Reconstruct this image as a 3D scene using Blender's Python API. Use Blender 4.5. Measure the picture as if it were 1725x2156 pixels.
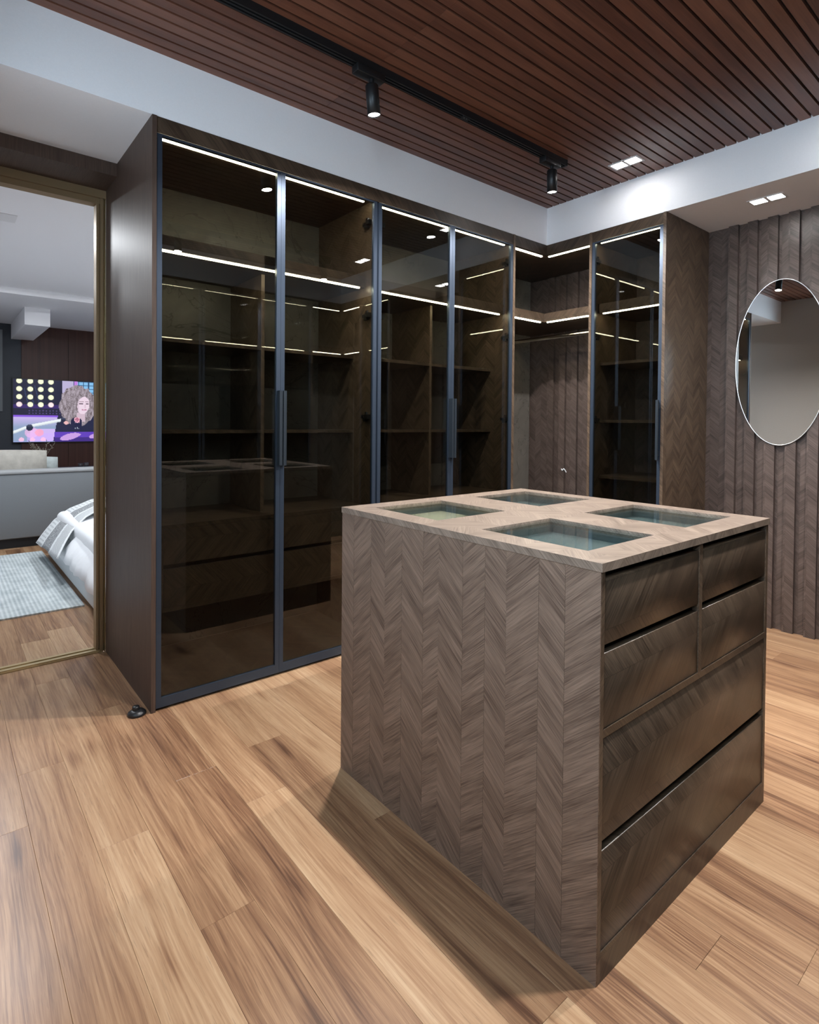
import bpy, bmesh, math, random
from mathutils import Matrix, Vector
R = random.Random(7)
for o in list(bpy.data.objects):
    bpy.data.objects.remove(o, do_unlink=True)
sc = bpy.context.scene
C = sc.collection

# ------------------------------------------------------------------ camera
cam_d = bpy.data.cameras.new('camera')
cam = bpy.data.objects.new('camera', cam_d); C.objects.link(cam)
right = Vector((0.770229, -0.63771, 0.008608)); up = Vector((0.002498, 0.016514, 0.999861)); fwd = Vector((0.637763, 0.7701, -0.014312))
m = Matrix.Identity(4)
for i in range(3):
    m[i][0] = right[i]; m[i][1] = up[i]; m[i][2] = -fwd[i]
m[2][3] = 1.2
cam.matrix_world = m
cam_d.sensor_fit = 'HORIZONTAL'; cam_d.sensor_width = 36.0
cam_d.lens = 1201.22 * 36.0 / 1725.0
cam_d.shift_y = -(1078.0 - 907.32) / 1725.0
cam_d.clip_start = 0.02; cam_d.clip_end = 60
sc.camera = cam

# ------------------------------------------------------------------ world, exposure
w = bpy.data.worlds.new('world'); sc.world = w; w.use_nodes = True
w.node_tree.nodes['Background'].inputs[0].default_value = (0.72, 0.83, 1.0, 1)
w.node_tree.nodes['Background'].inputs[1].default_value = 15.5
sc.view_settings.view_transform = 'Standard'; sc.view_settings.look = 'None'
sc.view_settings.gamma = 1.0; sc.view_settings.use_curve_mapping = False
sc.view_settings.exposure = 0.55
for (ya, yb) in ((-0.45, 0.56), (1.50, 1.90)):     # sampling portals in the two added window openings
    pd = bpy.data.lights.new('window_portal', 'AREA'); pd.shape = 'RECTANGLE'; pd.size = yb - ya; pd.size_y = 0.98; pd.cycles.is_portal = True
    po = bpy.data.objects.new('window_portal', pd); C.objects.link(po); po.location = (-0.26, (ya + yb) / 2, 1.89); po.rotation_euler = (math.pi / 2, 0, -math.pi / 2)
sc.cycles.use_denoising = True; sc.cycles.adaptive_threshold = 0.02
sc.cycles.max_bounces = 7; sc.cycles.diffuse_bounces = 4; sc.cycles.glossy_bounces = 4
sc.cycles.transparent_max_bounces = 16; sc.cycles.sample_clamp_indirect = 6.0
sc.cycles.caustics_reflective = False; sc.cycles.caustics_refractive = False
# lamp powers (each lamp is made in its fixture's builder)
P_SPOT = 22.0; SPOT_COL = (1.0, 0.97, 0.96)
E_DOWN = 46.0; E_LED = 38.0; LED_COL = (1.0, 0.92, 0.65)
P_BED = 12.0; BED_COL = (0.92, 0.96, 1.0)

# ------------------------------------------------------------------ materials
MAT = {}
class NT:
    def __init__(self, name):
        self.m = bpy.data.materials.new(name); self.m.use_nodes = True
        self.t = self.m.node_tree; self.n = self.t.nodes; self.l = self.t.links
        self.b = self.n['Principled BSDF']; MAT[name] = self.m
    def node(self, kind, **kw):
        nd = self.n.new(kind)
        for k, v in kw.items(): setattr(nd, k, v)
        return nd
    def link(self, a, b): self.l.new(a, b)
    def math(self, op, a, b=None, c=None):
        nd = self.node('ShaderNodeMath', operation=op)
        for i, v in enumerate((a, b, c)):
            if v is None: continue
            if hasattr(v, 'is_output'): self.link(v, nd.inputs[i])
            else: nd.inputs[i].default_value = v
        return nd.outputs[0]
    def comb(self, x, y, z=0.0):
        nd = self.node('ShaderNodeCombineXYZ')
        for i, v in enumerate((x, y, z)):
            if hasattr(v, 'is_output'): self.link(v, nd.inputs[i])
            else: nd.inputs[i].default_value = v
        return nd.outputs[0]
    def sep(self, v):
        nd = self.node('ShaderNodeSeparateXYZ'); self.link(v, nd.inputs[0]); return nd.outputs
    def noise(self, vec, scale=1.0, detail=3.0, rough=0.55, dist=0.0):
        nd = self.node('ShaderNodeTexNoise'); self.link(vec, nd.inputs['Vector'])
        nd.inputs['Scale'].default_value = scale; nd.inputs['Detail'].default_value = detail
        nd.inputs['Roughness'].default_value = rough; nd.inputs['Distortion'].default_value = dist
        return nd.outputs[0]
    def ramp(self, f, stops):
        nd = self.node('ShaderNodeValToRGB'); self.link(f, nd.inputs[0])
        el = nd.color_ramp.elements
        while len(el) < len(stops): el.new(0.5)
        for e, (p, c) in zip(el, stops):
            e.position = p; e.color = tuple(c) + (1,) if len(c) == 3 else c
        return nd.outputs[0]
    def mix(self, f, a, b, mode='MIX'):
        nd = self.node('ShaderNodeMix', data_type='RGBA', blend_type=mode)
        for i, v in ((0, f), (6, a), (7, b)):
            if hasattr(v, 'is_output'): self.link(v, nd.inputs[i])
            else: nd.inputs[i].default_value = v if i == 0 else tuple(v) + (1,)
        return nd.outputs[2]
    def bump(self, h, strength=0.2, dist=0.002):
        nd = self.node('ShaderNodeBump'); nd.inputs['Strength'].default_value = strength
        nd.inputs['Distance'].default_value = dist; self.link(h, nd.inputs['Height'])
        self.link(nd.outputs[0], self.b.inputs['Normal'])
    def base(self, c):
        if hasattr(c, 'is_output'): self.link(c, self.b.inputs['Base Color'])
        else: self.b.inputs['Base Color'].default_value = tuple(c) + (1,)
    def set(self, **kw):
        for k, v in kw.items(): self.b.inputs[k.replace('_', ' ')].default_value = v

def plain(name, col, rough=0.5, metal=0.0, spec=0.5, noise=0.0, nscale=40.0):
    t = NT(name); t.set(Roughness=rough, Metallic=metal); t.b.inputs['Specular IOR Level'].default_value = spec
    if noise:
        tc = t.node('ShaderNodeTexCoord').outputs['Object']
        n = t.noise(tc, nscale, 4.0)
        t.base(t.ramp(n, [(0.3, [c * (1 - noise) for c in col]), (0.7, [min(1, c * (1 + noise)) for c in col])]))
    else: t.base(col)
    return t.m

def chevron(name, dark, light, w=0.085, ang=42.0, rough=0.42, swap=False, mode='chev', tone=0.35, seam=0.45, spec=0.4):
    t = NT(name); t.set(Roughness=rough); t.b.inputs['Specular IOR Level'].default_value = spec
    uv = t.node('ShaderNodeTexCoord').outputs['UV']
    u, v, _ = t.sep(uv)
    if swap: u, v = v, u
    cs, sn = math.cos(math.radians(ang)), math.sin(math.radians(ang))
    if mode == 'chev':
        tri = t.math('PINGPONG', u, w); k = t.math('FLOOR', t.math('DIVIDE', u, w))
    elif mode == 'up':
        tri = u; k = t.math('MULTIPLY', t.math('FLOOR', t.math('DIVIDE', u, 0.02)), 0.0)
    elif mode == 'down':
        tri = t.math('MULTIPLY', u, -1.0); k = t.math('MULTIPLY', u, 0.0)
    else:
        tri = t.math('MULTIPLY', u, 1.0); k = t.math('MULTIPLY', u, 0.0)
    q = t.math('SUBTRACT', t.math('MULTIPLY', v, cs), t.math('MULTIPLY', tri, sn))
    r = t.math('ADD', t.math('MULTIPLY', v, sn), t.math('MULTIPLY', tri, cs))
    n1 = t.noise(t.comb(t.math('MULTIPLY', q, 420.0), t.math('MULTIPLY', r, 9.0), t.math('MULTIPLY', k, 7.31)), 1.0, 3.0, 0.6)
    n2 = t.noise(t.comb(t.math('MULTIPLY', q, 55.0), t.math('MULTIPLY', r, 3.0), t.math('MULTIPLY', k, 3.17)), 1.0, 3.0, 0.55)
    wn = t.node('ShaderNodeTexWhiteNoise', noise_dimensions='2D')
    t.link(t.comb(t.math('FLOOR', t.math('DIVIDE', q, 0.028)), k), wn.inputs['Vector'])
    f = t.math('ADD', t.math('MULTIPLY', n1, 0.68), t.math('MULTIPLY', n2, 0.32))
    f = t.math('ADD', f, t.math('MULTIPLY', t.math('SUBTRACT', wn.outputs['Value'], 0.5), tone * 0.35))
    col = t.ramp(f, [(0.34, dark), (0.66, light)])
    if mode == 'chev':
        e = t.math('PINGPONG', u, w * 1.0)
        e = t.math('MINIMUM', e, t.math('SUBTRACT', w, e))
        s = t.math('LESS_THAN', e, 0.0008)
        col = t.mix(t.math('MULTIPLY', s, seam), col, [d * 0.45 for d in dark])
    t.base(col)
    return t.m

def wood_obj(name, stops, scale=(6.0, 1.0), rough=0.35, spec=0.5, tone=0.25, bump=0.12, axis=0, dist=0.6):
    """long-grained wood from object coordinates, shifted and toned per object"""
    t = NT(name); t.set(Roughness=rough); t.b.inputs['Specular IOR Level'].default_value = spec
    tc = t.node('ShaderNodeTexCoord').outputs['Object']; x, y, z = t.sep(tc)
    rnd = t.node('ShaderNodeObjectInfo').outputs['Random']
    if axis == 1: x, y = y, x
    ofs = t.math('MULTIPLY', rnd, 61.0)
    al = t.math('MULTIPLY', x, scale[1]); ac = t.math('MULTIPLY', y, scale[0])
    n0 = t.noise(t.comb(t.math('ADD', t.math('MULTIPLY', al, 0.9), ofs), t.math('MULTIPLY', ac, 0.35), ofs), 1.0, 2.0)
    warp = t.math('MULTIPLY', t.math('SUBTRACT', n0, 0.5), dist)
    n1 = t.noise(t.comb(t.math('ADD', al, ofs), t.math('ADD', ac, warp), ofs), 1.0, 5.0, 0.6, 0.4)
    n2 = t.noise(t.comb(t.math('ADD', t.math('MULTIPLY', al, 3.0), ofs), t.math('ADD', t.math('MULTIPLY', ac, 9.0), t.math('MULTIPLY', warp, 9.0)), ofs), 1.0, 3.0, 0.6)
    f = t.math('ADD', t.math('MULTIPLY', n1, 0.62), t.math('MULTIPLY', n2, 0.38))
    f = t.math('ADD', f, t.math('MULTIPLY', t.math('SUBTRACT', rnd, 0.5), tone))
    t.base(t.ramp(f, stops))
    return t.m

def glass_mat(name, tint, rough=0.0, f0=0.04, refl=(1, 1, 1)):
    t = NT(name); t.n.remove(t.b)
    out = t.n['Material Output']
    tr = t.node('ShaderNodeBsdfTransparent'); tr.inputs[0].default_value = tuple(tint) + (1,)
    gl = t.node('ShaderNodeBsdfGlossy'); gl.inputs['Roughness'].default_value = rough; gl.inputs['Color'].default_value = tuple(refl) + (1,)
    lw = t.node('ShaderNodeLayerWeight'); lw.inputs[0].default_value = 0.5
    p5 = t.math('POWER', lw.outputs['Facing'], 5.0)
    fac = t.math('ADD', t.math('MULTIPLY', p5, 1.0 - f0), f0)
    mx = t.node('ShaderNodeMixShader'); t.link(fac, mx.inputs[0]); t.link(tr.outputs[0], mx.inputs[1]); t.link(gl.outputs[0], mx.inputs[2])
    t.link(mx.outputs[0], out.inputs[0])
    return t.m

def emit(name, col, strength):
    t = NT(name); t.base((0.8, 0.8, 0.8)); t.b.inputs['Emission Color'].default_value = tuple(col) + (1,)
    t.b.inputs['Emission Strength'].default_value = strength
    return t.m

chevron('veneer', (0.042, 0.027, 0.018), (0.145, 0.100, 0.067), 0.085)
chevron('veneer_cross', (0.028, 0.0185, 0.0125), (0.098, 0.067, 0.045), 0.105, swap=True, rough=0.36)
chevron('veneer_island_up', (0.072, 0.046, 0.034), (0.27, 0.190, 0.145), mode='up', ang=40, rough=0.45, tone=0.22)
chevron('veneer_island_down', (0.072, 0.046, 0.034), (0.27, 0.190, 0.145), mode='down', ang=40, rough=0.45, tone=0.22)
chevron('veneer_top', (0.105, 0.077, 0.060), (0.31, 0.24, 0.19), 0.09, ang=48, rough=0.33, seam=0.2, tone=0.2)
chevron('veneer_top_cross', (0.105, 0.077, 0.060), (0.31, 0.24, 0.19), 0.09, ang=48, rough=0.33, swap=True, seam=0.2, tone=0.2)
chevron('veneer_slat', (0.048, 0.034, 0.029), (0.135, 0.100, 0.085), 0.0555, ang=40, rough=0.40, seam=0.2)
chevron('veneer_plain', (0.048, 0.029, 0.022), (0.100, 0.066, 0.050), mode='straight', ang=90, rough=0.5, tone=0.0, spec=0.3)
wood_obj('ceiling_wood', [(0.25, (0.062, 0.022, 0.014)), (0.5, (0.135, 0.052, 0.031)), (0.78, (0.21, 0.088, 0.053))], (22, 1.6), 0.34, 0.45, 0.22)
t = NT('floor_oak'); t.set(Roughness=0.29)
tc = t.node('ShaderNodeTexCoord').outputs['Object']; x, y, z = t.sep(tc)
rnd = t.node('ShaderNodeObjectInfo').outputs['Random']
o1 = t.math('MULTIPLY', rnd, 53.0); ys_ = t.math('ADD', y, o1)
low = t.noise(t.comb(t.math('MULTIPLY', x, 6.0), t.math('MULTIPLY', ys_, 1.0), o1), 1.0, 2.0)
wx = t.math('ADD', x, t.math('MULTIPLY', t.math('SUBTRACT', low, 0.5), 0.05))
broad = t.noise(t.comb(t.math('MULTIPLY', wx, 26.0), t.math('MULTIPLY', ys_, 1.1), o1), 1.0, 3.0, 0.55)
fine = t.noise(t.comb(t.math('MULTIPLY', wx, 190.0), t.math('MULTIPLY', ys_, 4.5), o1), 1.0, 3.0, 0.65)
cath = t.math('SINE', t.math('ADD', t.math('MULTIPLY', wx, 420.0), t.math('MULTIPLY', low, 46.0)))
pore = t.noise(t.comb(t.math('MULTIPLY', wx, 330.0), t.math('MULTIPLY', ys_, 11.0), o1), 1.0, 2.0, 0.6)
vor = t.node('ShaderNodeTexVoronoi', feature='F1'); vor.inputs['Scale'].default_value = 1.0
t.link(t.comb(t.math('MULTIPLY', wx, 8.0), t.math('MULTIPLY', ys_, 1.9), o1), vor.inputs['Vector'])
knot = t.math('MULTIPLY', t.math('SUBTRACT', 1.0, t.math('MINIMUM', t.math('MULTIPLY', vor.outputs['Distance'], 5.5), 1.0)), 0.17)
f = t.math('ADD', t.math('MULTIPLY', broad, 0.50), t.math('MULTIPLY', fine, 0.46))
f = t.math('ADD', f, t.math('MULTIPLY', cath, 0.018))
f = t.math('ADD', f, t.math('MULTIPLY', t.math('SUBTRACT', rnd, 0.5), 0.20))
f = t.math('SUBTRACT', f, knot)
dk = t.math('MULTIPLY', t.math('LESS_THAN', pore, 0.36), 0.30)
oak = t.ramp(f, [(0.22, (0.105, 0.050, 0.029)), (0.36, (0.235, 0.122, 0.066)), (0.49, (0.37, 0.216, 0.119)), (0.60, (0.455, 0.288, 0.166)), (0.78, (0.60, 0.42, 0.265))])
t.base(t.mix(dk, oak, (0.12, 0.062, 0.036)))
wood_obj('tv_wood', [(0.3, (0.035, 0.012, 0.009)), (0.7, (0.085, 0.033, 0.024))], (30, 2.0), 0.4, 0.4, 0.1, axis=1)
plain('white_paint', (0.89, 0.89, 0.92), 0.85, noise=0.015, nscale=200)
plain('grey_paint', (0.50, 0.49, 0.47), 0.85, noise=0.03, nscale=120)
plain('black_gap', (0.006, 0.006, 0.006), 0.8)
plain('joint_brown', (0.10, 0.055, 0.03), 0.8)
plain('frame_metal', (0.046, 0.064, 0.095), 0.38, 0.55)
plain('handle_metal', (0.030, 0.040, 0.052), 0.42, 0.5)
plain('black_metal', (0.012, 0.012, 0.013), 0.42, 0.3)
plain('chrome', (0.75, 0.74, 0.72), 0.18, 1.0)
plain('bronze', (0.30, 0.21, 0.115), 0.5, 0.45)
plain('brass_edge', (0.55, 0.42, 0.20), 0.25, 0.9)
plain('threshold_metal', (0.52, 0.41, 0.24), 0.35, 0.7)
plain('black_plastic', (0.008, 0.009, 0.011), 0.35)
plain('white_trim', (0.78, 0.78, 0.80), 0.5)
plain('mirror_silver', (0.82, 0.82, 0.80), 0.0, 1.0)
plain('mirror_edge', (0.88, 0.90, 0.92), 0.25, 0.6)
plain('sofa_fabric', (0.20, 0.215, 0.23), 0.95, noise=0.06, nscale=260)
plain('sofa_band', (0.36, 0.37, 0.38), 0.95, noise=0.05, nscale=260)
plain('cushion_velvet', (0.42, 0.40, 0.36), 0.9, noise=0.15, nscale=14)
plain('cushion_pale', (0.45, 0.50, 0.50), 0.9, noise=0.15, nscale=18)
plain('duvet_cotton', (0.86, 0.88, 0.91), 0.9, noise=0.02, nscale=30)
plain('bed_fabric', (0.62, 0.66, 0.68), 0.95, noise=0.04, nscale=200)
plain('dark_void', (0.010, 0.012, 0.016), 0.6)
plain('navy_wall', (0.030, 0.038, 0.052), 0.5)
plain('dried_plant', (0.30, 0.27, 0.22), 0.9, noise=0.3, nscale=60)
plain('tray_lining', (0.62, 0.52, 0.36), 0.8, noise=0.05, nscale=20)
plain('tray_dark', (0.16, 0.19, 0.195), 0.7)
plain('ceramic', (0.30, 0.30, 0.29), 0.4)
glass_mat('smoked_glass', (0.65, 0.65, 0.62), 0.0, 0.045)
glass_mat('clear_glass', (0.86, 0.91, 0.905), 0.0, 0.05)
glass_mat('cup_glass', (0.85, 0.9, 0.92), 0.05, 0.08)
emit('led', LED_COL, E_LED)
emit('down_lens', (1.0, 0.985, 0.97), E_DOWN)
emit('spot_lens', (1.0, 0.99, 0.98), 14.0)
# stone-look back panels with faint veins
t = NT('stone_back'); t.set(Roughness=0.38)
tc = t.node('ShaderNodeTexCoord').outputs['UV']
n = t.noise(tc, 3.0, 6.0, 0.6, 1.5); n2 = t.noise(tc, 1.7, 4.0, 0.6, 2.2)
vein = t.math('LESS_THAN', t.math('ABSOLUTE', t.math('SUBTRACT', n2, 0.5)), 0.006)
t.base(t.mix(t.math('MULTIPLY', vein, 0.55), t.ramp(n, [(0.3, (0.125, 0.115, 0.102)), (0.7, (0.200, 0.185, 0.162))]), (0.05, 0.045, 0.038)))
# ribbed rug
t = NT('rug_wool'); t.set(Roughness=0.95)
tc = t.node('ShaderNodeTexCoord').outputs['Object']; x, y, z = t.sep(tc)
st = t.math('SINE', t.math('MULTIPLY', x, 260.0)); nn = t.noise(tc, 7.0, 5.0, 0.65)
f = t.math('ADD', t.math('MULTIPLY', st, 0.14), nn)
t.base(t.ramp(f, [(0.25, (0.34, 0.39, 0.41)), (0.75, (0.62, 0.67, 0.68))])); t.bump(st, 0.4, 0.004)
# printed throw: rows of dots, a dense scribbled band and leaf arcs
t = NT('throw_print'); t.set(Roughness=0.95)
uv = t.node('ShaderNodeTexCoord').outputs['UV']; u, v, _ = t.sep(uv)
vor = t.node('ShaderNodeTexVoronoi', feature='F1'); vor.inputs['Scale'].default_value = 26.0; t.link(uv, vor.inputs['Vector'])
ring = t.math('LESS_THAN', t.math('ABSOLUTE', t.math('SUBTRACT', t.math('PINGPONG', t.math('MULTIPLY', vor.outputs['Distance'], 3.2), 0.5), 0.25)), 0.19)
dots = t.math('MULTIPLY', t.math('GREATER_THAN', t.math('SINE', t.math('MULTIPLY', u, 210.0)), 0.2), t.math('GREATER_THAN', t.math('SINE', t.math('MULTIPLY', v, 110.0)), 0.55))
pp = t.math('PINGPONG', u, 0.11)
arc = t.math('SINE', t.math('MULTIPLY', t.math('ADD', v, t.math('MULTIPLY', t.math('MULTIPLY', pp, pp), 14.0)), 190.0))
arcs = t.math('GREATER_THAN', arc, 0.45)
def band(a, b): return t.math('MULTIPLY', t.math('GREATER_THAN', v, a), t.math('LESS_THAN', v, b))
pat = t.math('ADD', t.math('ADD', t.math('MULTIPLY', band(0.36, 0.68), ring), t.math('MULTIPLY', band(0.72, 0.95), dots)), t.math('MULTIPLY', band(0.02, 0.30), arcs))
t.base(t.mix(t.math('MINIMUM', t.math('MULTIPLY', pat, 0.8), 0.85), (0.74, 0.77, 0.79), (0.02, 0.026, 0.036)))
# television picture: colour comes from the mesh's colour attribute
t = NT('screen_picture'); at = t.node('ShaderNodeVertexColor', layer_name='picture')
t.base((0.01, 0.01, 0.01)); t.set(Roughness=0.2); t.link(at.outputs[0], t.b.inputs['Emission Color']); t.b.inputs['Emission Strength'].default_value = 0.8

# ------------------------------------------------------------------ mesh helpers
class MB:
    """collects boxes, tubes and surfaces in world metres; build() links them as one mesh object"""
    def __init__(s): s.v = []; s.f = []; s.sm = []; s.mi = []; s.uv = {}
    def add(s, vs, fs, smooth=False, mi=0):
        b = len(s.v); s.v += [tuple(p) for p in vs]
        for f in fs: s.f.append([b + i for i in f]); s.sm.append(smooth); s.mi.append(mi)
        return s
    def box(s, x0, x1, y0, y1, z0, z1, mi=0):
        if x0 > x1: x0, x1 = x1, x0
        if y0 > y1: y0, y1 = y1, y0
        if z0 > z1: z0, z1 = z1, z0
        return s.add([(x0, y0, z0), (x1, y0, z0), (x1, y1, z0), (x0, y1, z0), (x0, y0, z1), (x1, y0, z1), (x1, y1, z1), (x0, y1, z1)],
                     [(0, 3, 2, 1), (4, 5, 6, 7), (0, 1, 5, 4), (2, 3, 7, 6), (1, 2, 6, 5), (3, 0, 4, 7)], mi=mi)
    def tube(s, a, b, r0, r1=None, n=24, caps=True, mi=0):
        r1 = r0 if r1 is None else r1; a = Vector(a); b = Vector(b); d = (b - a).normalized()
        e1 = d.orthogonal().normalized(); e2 = d.cross(e1)
        vs = []
        for c, r in ((a, r0), (b, r1)):
            for i in range(n):
                t_ = 2 * math.pi * i / n; vs.append(c + e1 * r * math.cos(t_) + e2 * r * math.sin(t_))
        s.add(vs, [(i, (i + 1) % n, n + (i + 1) % n, n + i) for i in range(n)], True, mi)
        if caps:
            s.add(vs[:n], [tuple(range(n))[::-1]], mi=mi); s.add(vs[n:], [tuple(range(n))], mi=mi)
        return s
    def lathe(s, c, prof, n=32, mi=0):
        vs = [(c[0] + r * math.cos(2 * math.pi * i / n), c[1] + r * math.sin(2 * math.pi * i / n), c[2] + z) for r, z in prof for i in range(n)]
        return s.add(vs, [(k * n + i, k * n + (i + 1) % n, (k + 1) * n + (i + 1) % n, (k + 1) * n + i) for k in range(len(prof) - 1) for i in range(n)], True, mi)
    def grid(s, pts, smooth=True, mi=0, uvs=None):
        nr, nc = len(pts), len(pts[0]); b = len(s.v)
        s.add([p for row in pts for p in row], [(i * nc + j, i * nc + j + 1, (i + 1) * nc + j + 1, (i + 1) * nc + j) for i in range(nr - 1) for j in range(nc - 1)], smooth, mi)
        if uvs:
            for i in range(nr):
                for j in range(nc): s.uv[b + i * nc + j] = uvs[i][j]
        return s
    def build(s, name, mat, parent=None, uvshift=(0, 0), origin=None):
        xs = list(zip(*s.v))
        c = Vector(origin) if origin else Vector([(min(a) + max(a)) / 2 for a in xs])
        me = bpy.data.meshes.new(name)
        me.from_pydata([Vector(p) - c for p in s.v], [], s.f)
        for pl, sm, mi in zip(me.polygons, s.sm, s.mi): pl.use_smooth = sm; pl.material_index = mi
        uvl = me.uv_layers.new(name='UVMap')
        for pl in me.polygons:
            nx, ny, nz = (abs(q) for q in pl.normal)
            for li in pl.loop_indices:
                vi = me.loops[li].vertex_index; p = s.v[vi]
                if vi in s.uv: uvl.data[li].uv = s.uv[vi]; continue
                if nz >= nx and nz >= ny: q = (p[0], p[1])
                elif nx >= ny: q = (p[1], p[2])
                else: q = (p[0], p[2])
                uvl.data[li].uv = (q[0] + uvshift[0] + 20.0, q[1] + uvshift[1] + 20.0)
        for mm in (mat if isinstance(mat, (list, tuple)) else [mat]): me.materials.append(MAT[mm])
        o = bpy.data.objects.new(name, me); C.objects.link(o)
        if parent is not None:
            o.parent = parent; pl = Vector(parent['_loc']) if '_loc' in parent else Vector(parent.location)
            o.location = c - pl
        else: o.location = c
        o['_loc'] = tuple(c)
        return o
def B(*a): return MB().box(*a)
def tag(o, label, cat=None, group=None, kind=None):
    if label: o['label'] = label
    if cat: o['category'] = cat
    if group: o['group'] = group
    if kind: o['kind'] = kind
    return o
def thing(name, label, cat, loc, group=None):
    o = bpy.data.objects.new(name, None); C.objects.link(o); o.location = loc; o['_loc'] = tuple(loc); o.empty_display_size = 0.1
    return tag(o, label, cat, group)
def struct(name, mb, mat, label=None, parent=None):
    o = mb.build(name, mat, parent)
    if parent is None: o['kind'] = 'structure'
    if label: o['label'] = label
    return o
def copy_piece(src, parent, wloc, name=None):
    o = src.copy(); C.objects.link(o); o.parent = parent
    o.location = Vector(wloc) - Vector(parent['_loc']); o['_loc'] = tuple(wloc)
    return o
def bevel(o, wd=0.01, seg=3):
    md = o.modifiers.new('bevel', 'BEVEL'); md.width = wd; md.segments = seg; md.limit_method = 'ANGLE'
    for p in o.data.polygons: p.use_smooth = True
    return o

YC, XC, YO = 2.457, 3.257, -0.143        # front planes: back wardrobes, right wardrobes, opposite wardrobes
HC, HZ = 2.437, 2.691                    # soffit and slatted ceiling
XW, YW, XL, YF = 3.82, 3.032, -0.25, -0.72   # room faces

# ------------------------------------------------------------------ room shell
# floor: base slab with every board laid on it
PW, PL = 0.135, 1.287
floor = struct('floor', B(XL - 0.05, XW + 0.1, YF - 0.1, 3.30, -0.06, -0.012), 'joint_brown', 'oak laminate floor of the dressing room')
def plank_mesh(w_, l_, nm, m_='floor_oak'):
    g = 0.0002; bv = 0.0005
    mb = MB(); x, y = w_ / 2 - g, l_ / 2 - g
    vs = [(-x, -y, -0.012), (x, -y, -0.012), (x, y, -0.012), (-x, y, -0.012),
          (-x, -y, -bv), (x, -y, -bv), (x, y, -bv), (-x, y, -bv),
          (-x + bv, -y + bv, 0), (x - bv, -y + bv, 0), (x - bv, y - bv, 0), (-x + bv, y - bv, 0)]
    mb.add(vs, [(0, 1, 5, 4), (1, 2, 6, 5), (2, 3, 7, 6), (3, 0, 4, 7), (4, 5, 9, 8), (5, 6, 10, 9), (6, 7, 11, 10), (7, 4, 8, 11), (8, 9, 10, 11)])
    return mb
known = {0: 1.33, 2: 1.688, 3: 0.69, 5: 2.344, -3: 1.997, -2: 2.301, 7: 0.392}
pm = {}
def lay(parent, i0, i1, y0, y1, kn, x_lo, x_hi, key):
    for i in range(i0, i1):
        xa = max(0.475 + PW * i, x_lo); xb = min(0.475 + PW * (i + 1), x_hi)
        if xb - xa < 0.01: continue
        off = kn.get(i, R.uniform(0, PL)); k0 = math.floor((y0 - off) / PL)
        y = off + k0 * PL
        while y < y1:
            ya, yb = max(y, y0), min(y + PL, y1); y += PL
            if yb - ya < 0.02: continue
            kk = (round(xb - xa, 3), round(yb - ya, 3))
            if kk not in pm:
                o = plank_mesh(kk[0], kk[1], 'plank').build('plank', 'floor_oak', parent, origin=(0, 0, 0)); pm[kk] = o
                o.location = Vector(((xa + xb) / 2, (ya + yb) / 2, 0)) - Vector(parent['_loc']); o['_loc'] = ((xa + xb) / 2, (ya + yb) / 2, 0)
            else: copy_piece(pm[kk], parent, ((xa + xb) / 2, (ya + yb) / 2, 0))
lay(floor, -6, 26, YF, 3.27, known, XL, XW, 'a')

ceil_o = struct('ceiling', B(XL - 0.05, XC + 0.02, YO - 0.02, YC + 0.02, HZ + 0.016, HZ + 0.06), 'black_gap', 'wood slatted ceiling of the dressing room')
PITCH = 0.0557; GAP = 0.0105
def slat_box(xa, xb):
    l_ = xb - xa; h_ = (PITCH - GAP) / 2
    return MB().box(-l_ / 2, l_ / 2, -h_, h_, 0, 0.016)
segs = [(XL, 1.4195), (1.4205, XC)]
sm_ = {}
y = 2.409 + PITCH
k = 0
while y > YO + 0.03:
    yc = y - PITCH / 2 - GAP / 2 + GAP / 2
    for si, (xa, xb) in enumerate(segs):
        top = min(yc + (PITCH - GAP) / 2, YC)
        wl = ((xa + xb) / 2, yc, HZ)
        if top < yc + (PITCH - GAP) / 2 - 1e-4: wl = ((xa + xb) / 2, yc, HZ)
        if si not in sm_:
            o = slat_box(xa, xb).build('slat', 'ceiling_wood', ceil_o, origin=(0, 0, 0)); sm_[si] = o
            o.location = Vector(wl) - Vector(ceil_o['_loc']); o['_loc'] = wl
        else: copy_piece(sm_[si], ceil_o, wl)
    y -= PITCH; k += 1

struct('trim_1', B(XL, XW + 0.1, YC, YW + 0.02, HC, HZ + 0.1), 'white_paint', 'white bulkhead above the long row of glass wardrobes')
struct('trim_2', B(XC, XW + 0.1, YO, YC, HC, HZ + 0.1), 'white_paint', 'white bulkhead above the round mirror wall')
struct('trim_3', B(XL, XW + 0.1, YF - 0.1, YO, HC, HZ + 0.1), 'white_paint', 'white bulkhead over the opposite wardrobes')
wr = struct('wall_right', B(XW, XW + 0.1, YF - 0.1, YW + 0.1, 0, HC), 'veneer_slat', 'dark veneer wall with raised vertical slats')
# flat strips of the wall and the proud slats, all the way along (the corner wardrobe uses it as its back)
PS = 0.1085
y0s = 1.487
proto = None
def proud(ylo, ztop):
    global proto
    wl = (XW - 0.012, ylo + 0.0275, ztop / 2)
    if proto is None:
        proto = B(XW - 0.024, XW, ylo, ylo + 0.055, 0.0, ztop).build('slat', 'veneer_slat', wr)
    else: copy_piece(proto, wr, wl)
yy = y0s - 0.055
while yy > 0.72:
    proud(yy, HC - 0.001); yy -= PS
yy = 2.841 - 0.055
while yy > 2.13:
    proud(yy, HC - 0.001); yy -= PS
ADDED_WIN = ((-0.45, 0.56), (1.50, 1.90)); WZ0, WZ1 = 1.40, 2.38  # unseen window openings, added to let cool fill light into the room
mb = B(XL - 0.1, XL, YF - 0.1, 3.27, 0, WZ0); mb.box(XL - 0.1, XL, YF - 0.1, 3.27, WZ1, HZ + 0.1)
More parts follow.
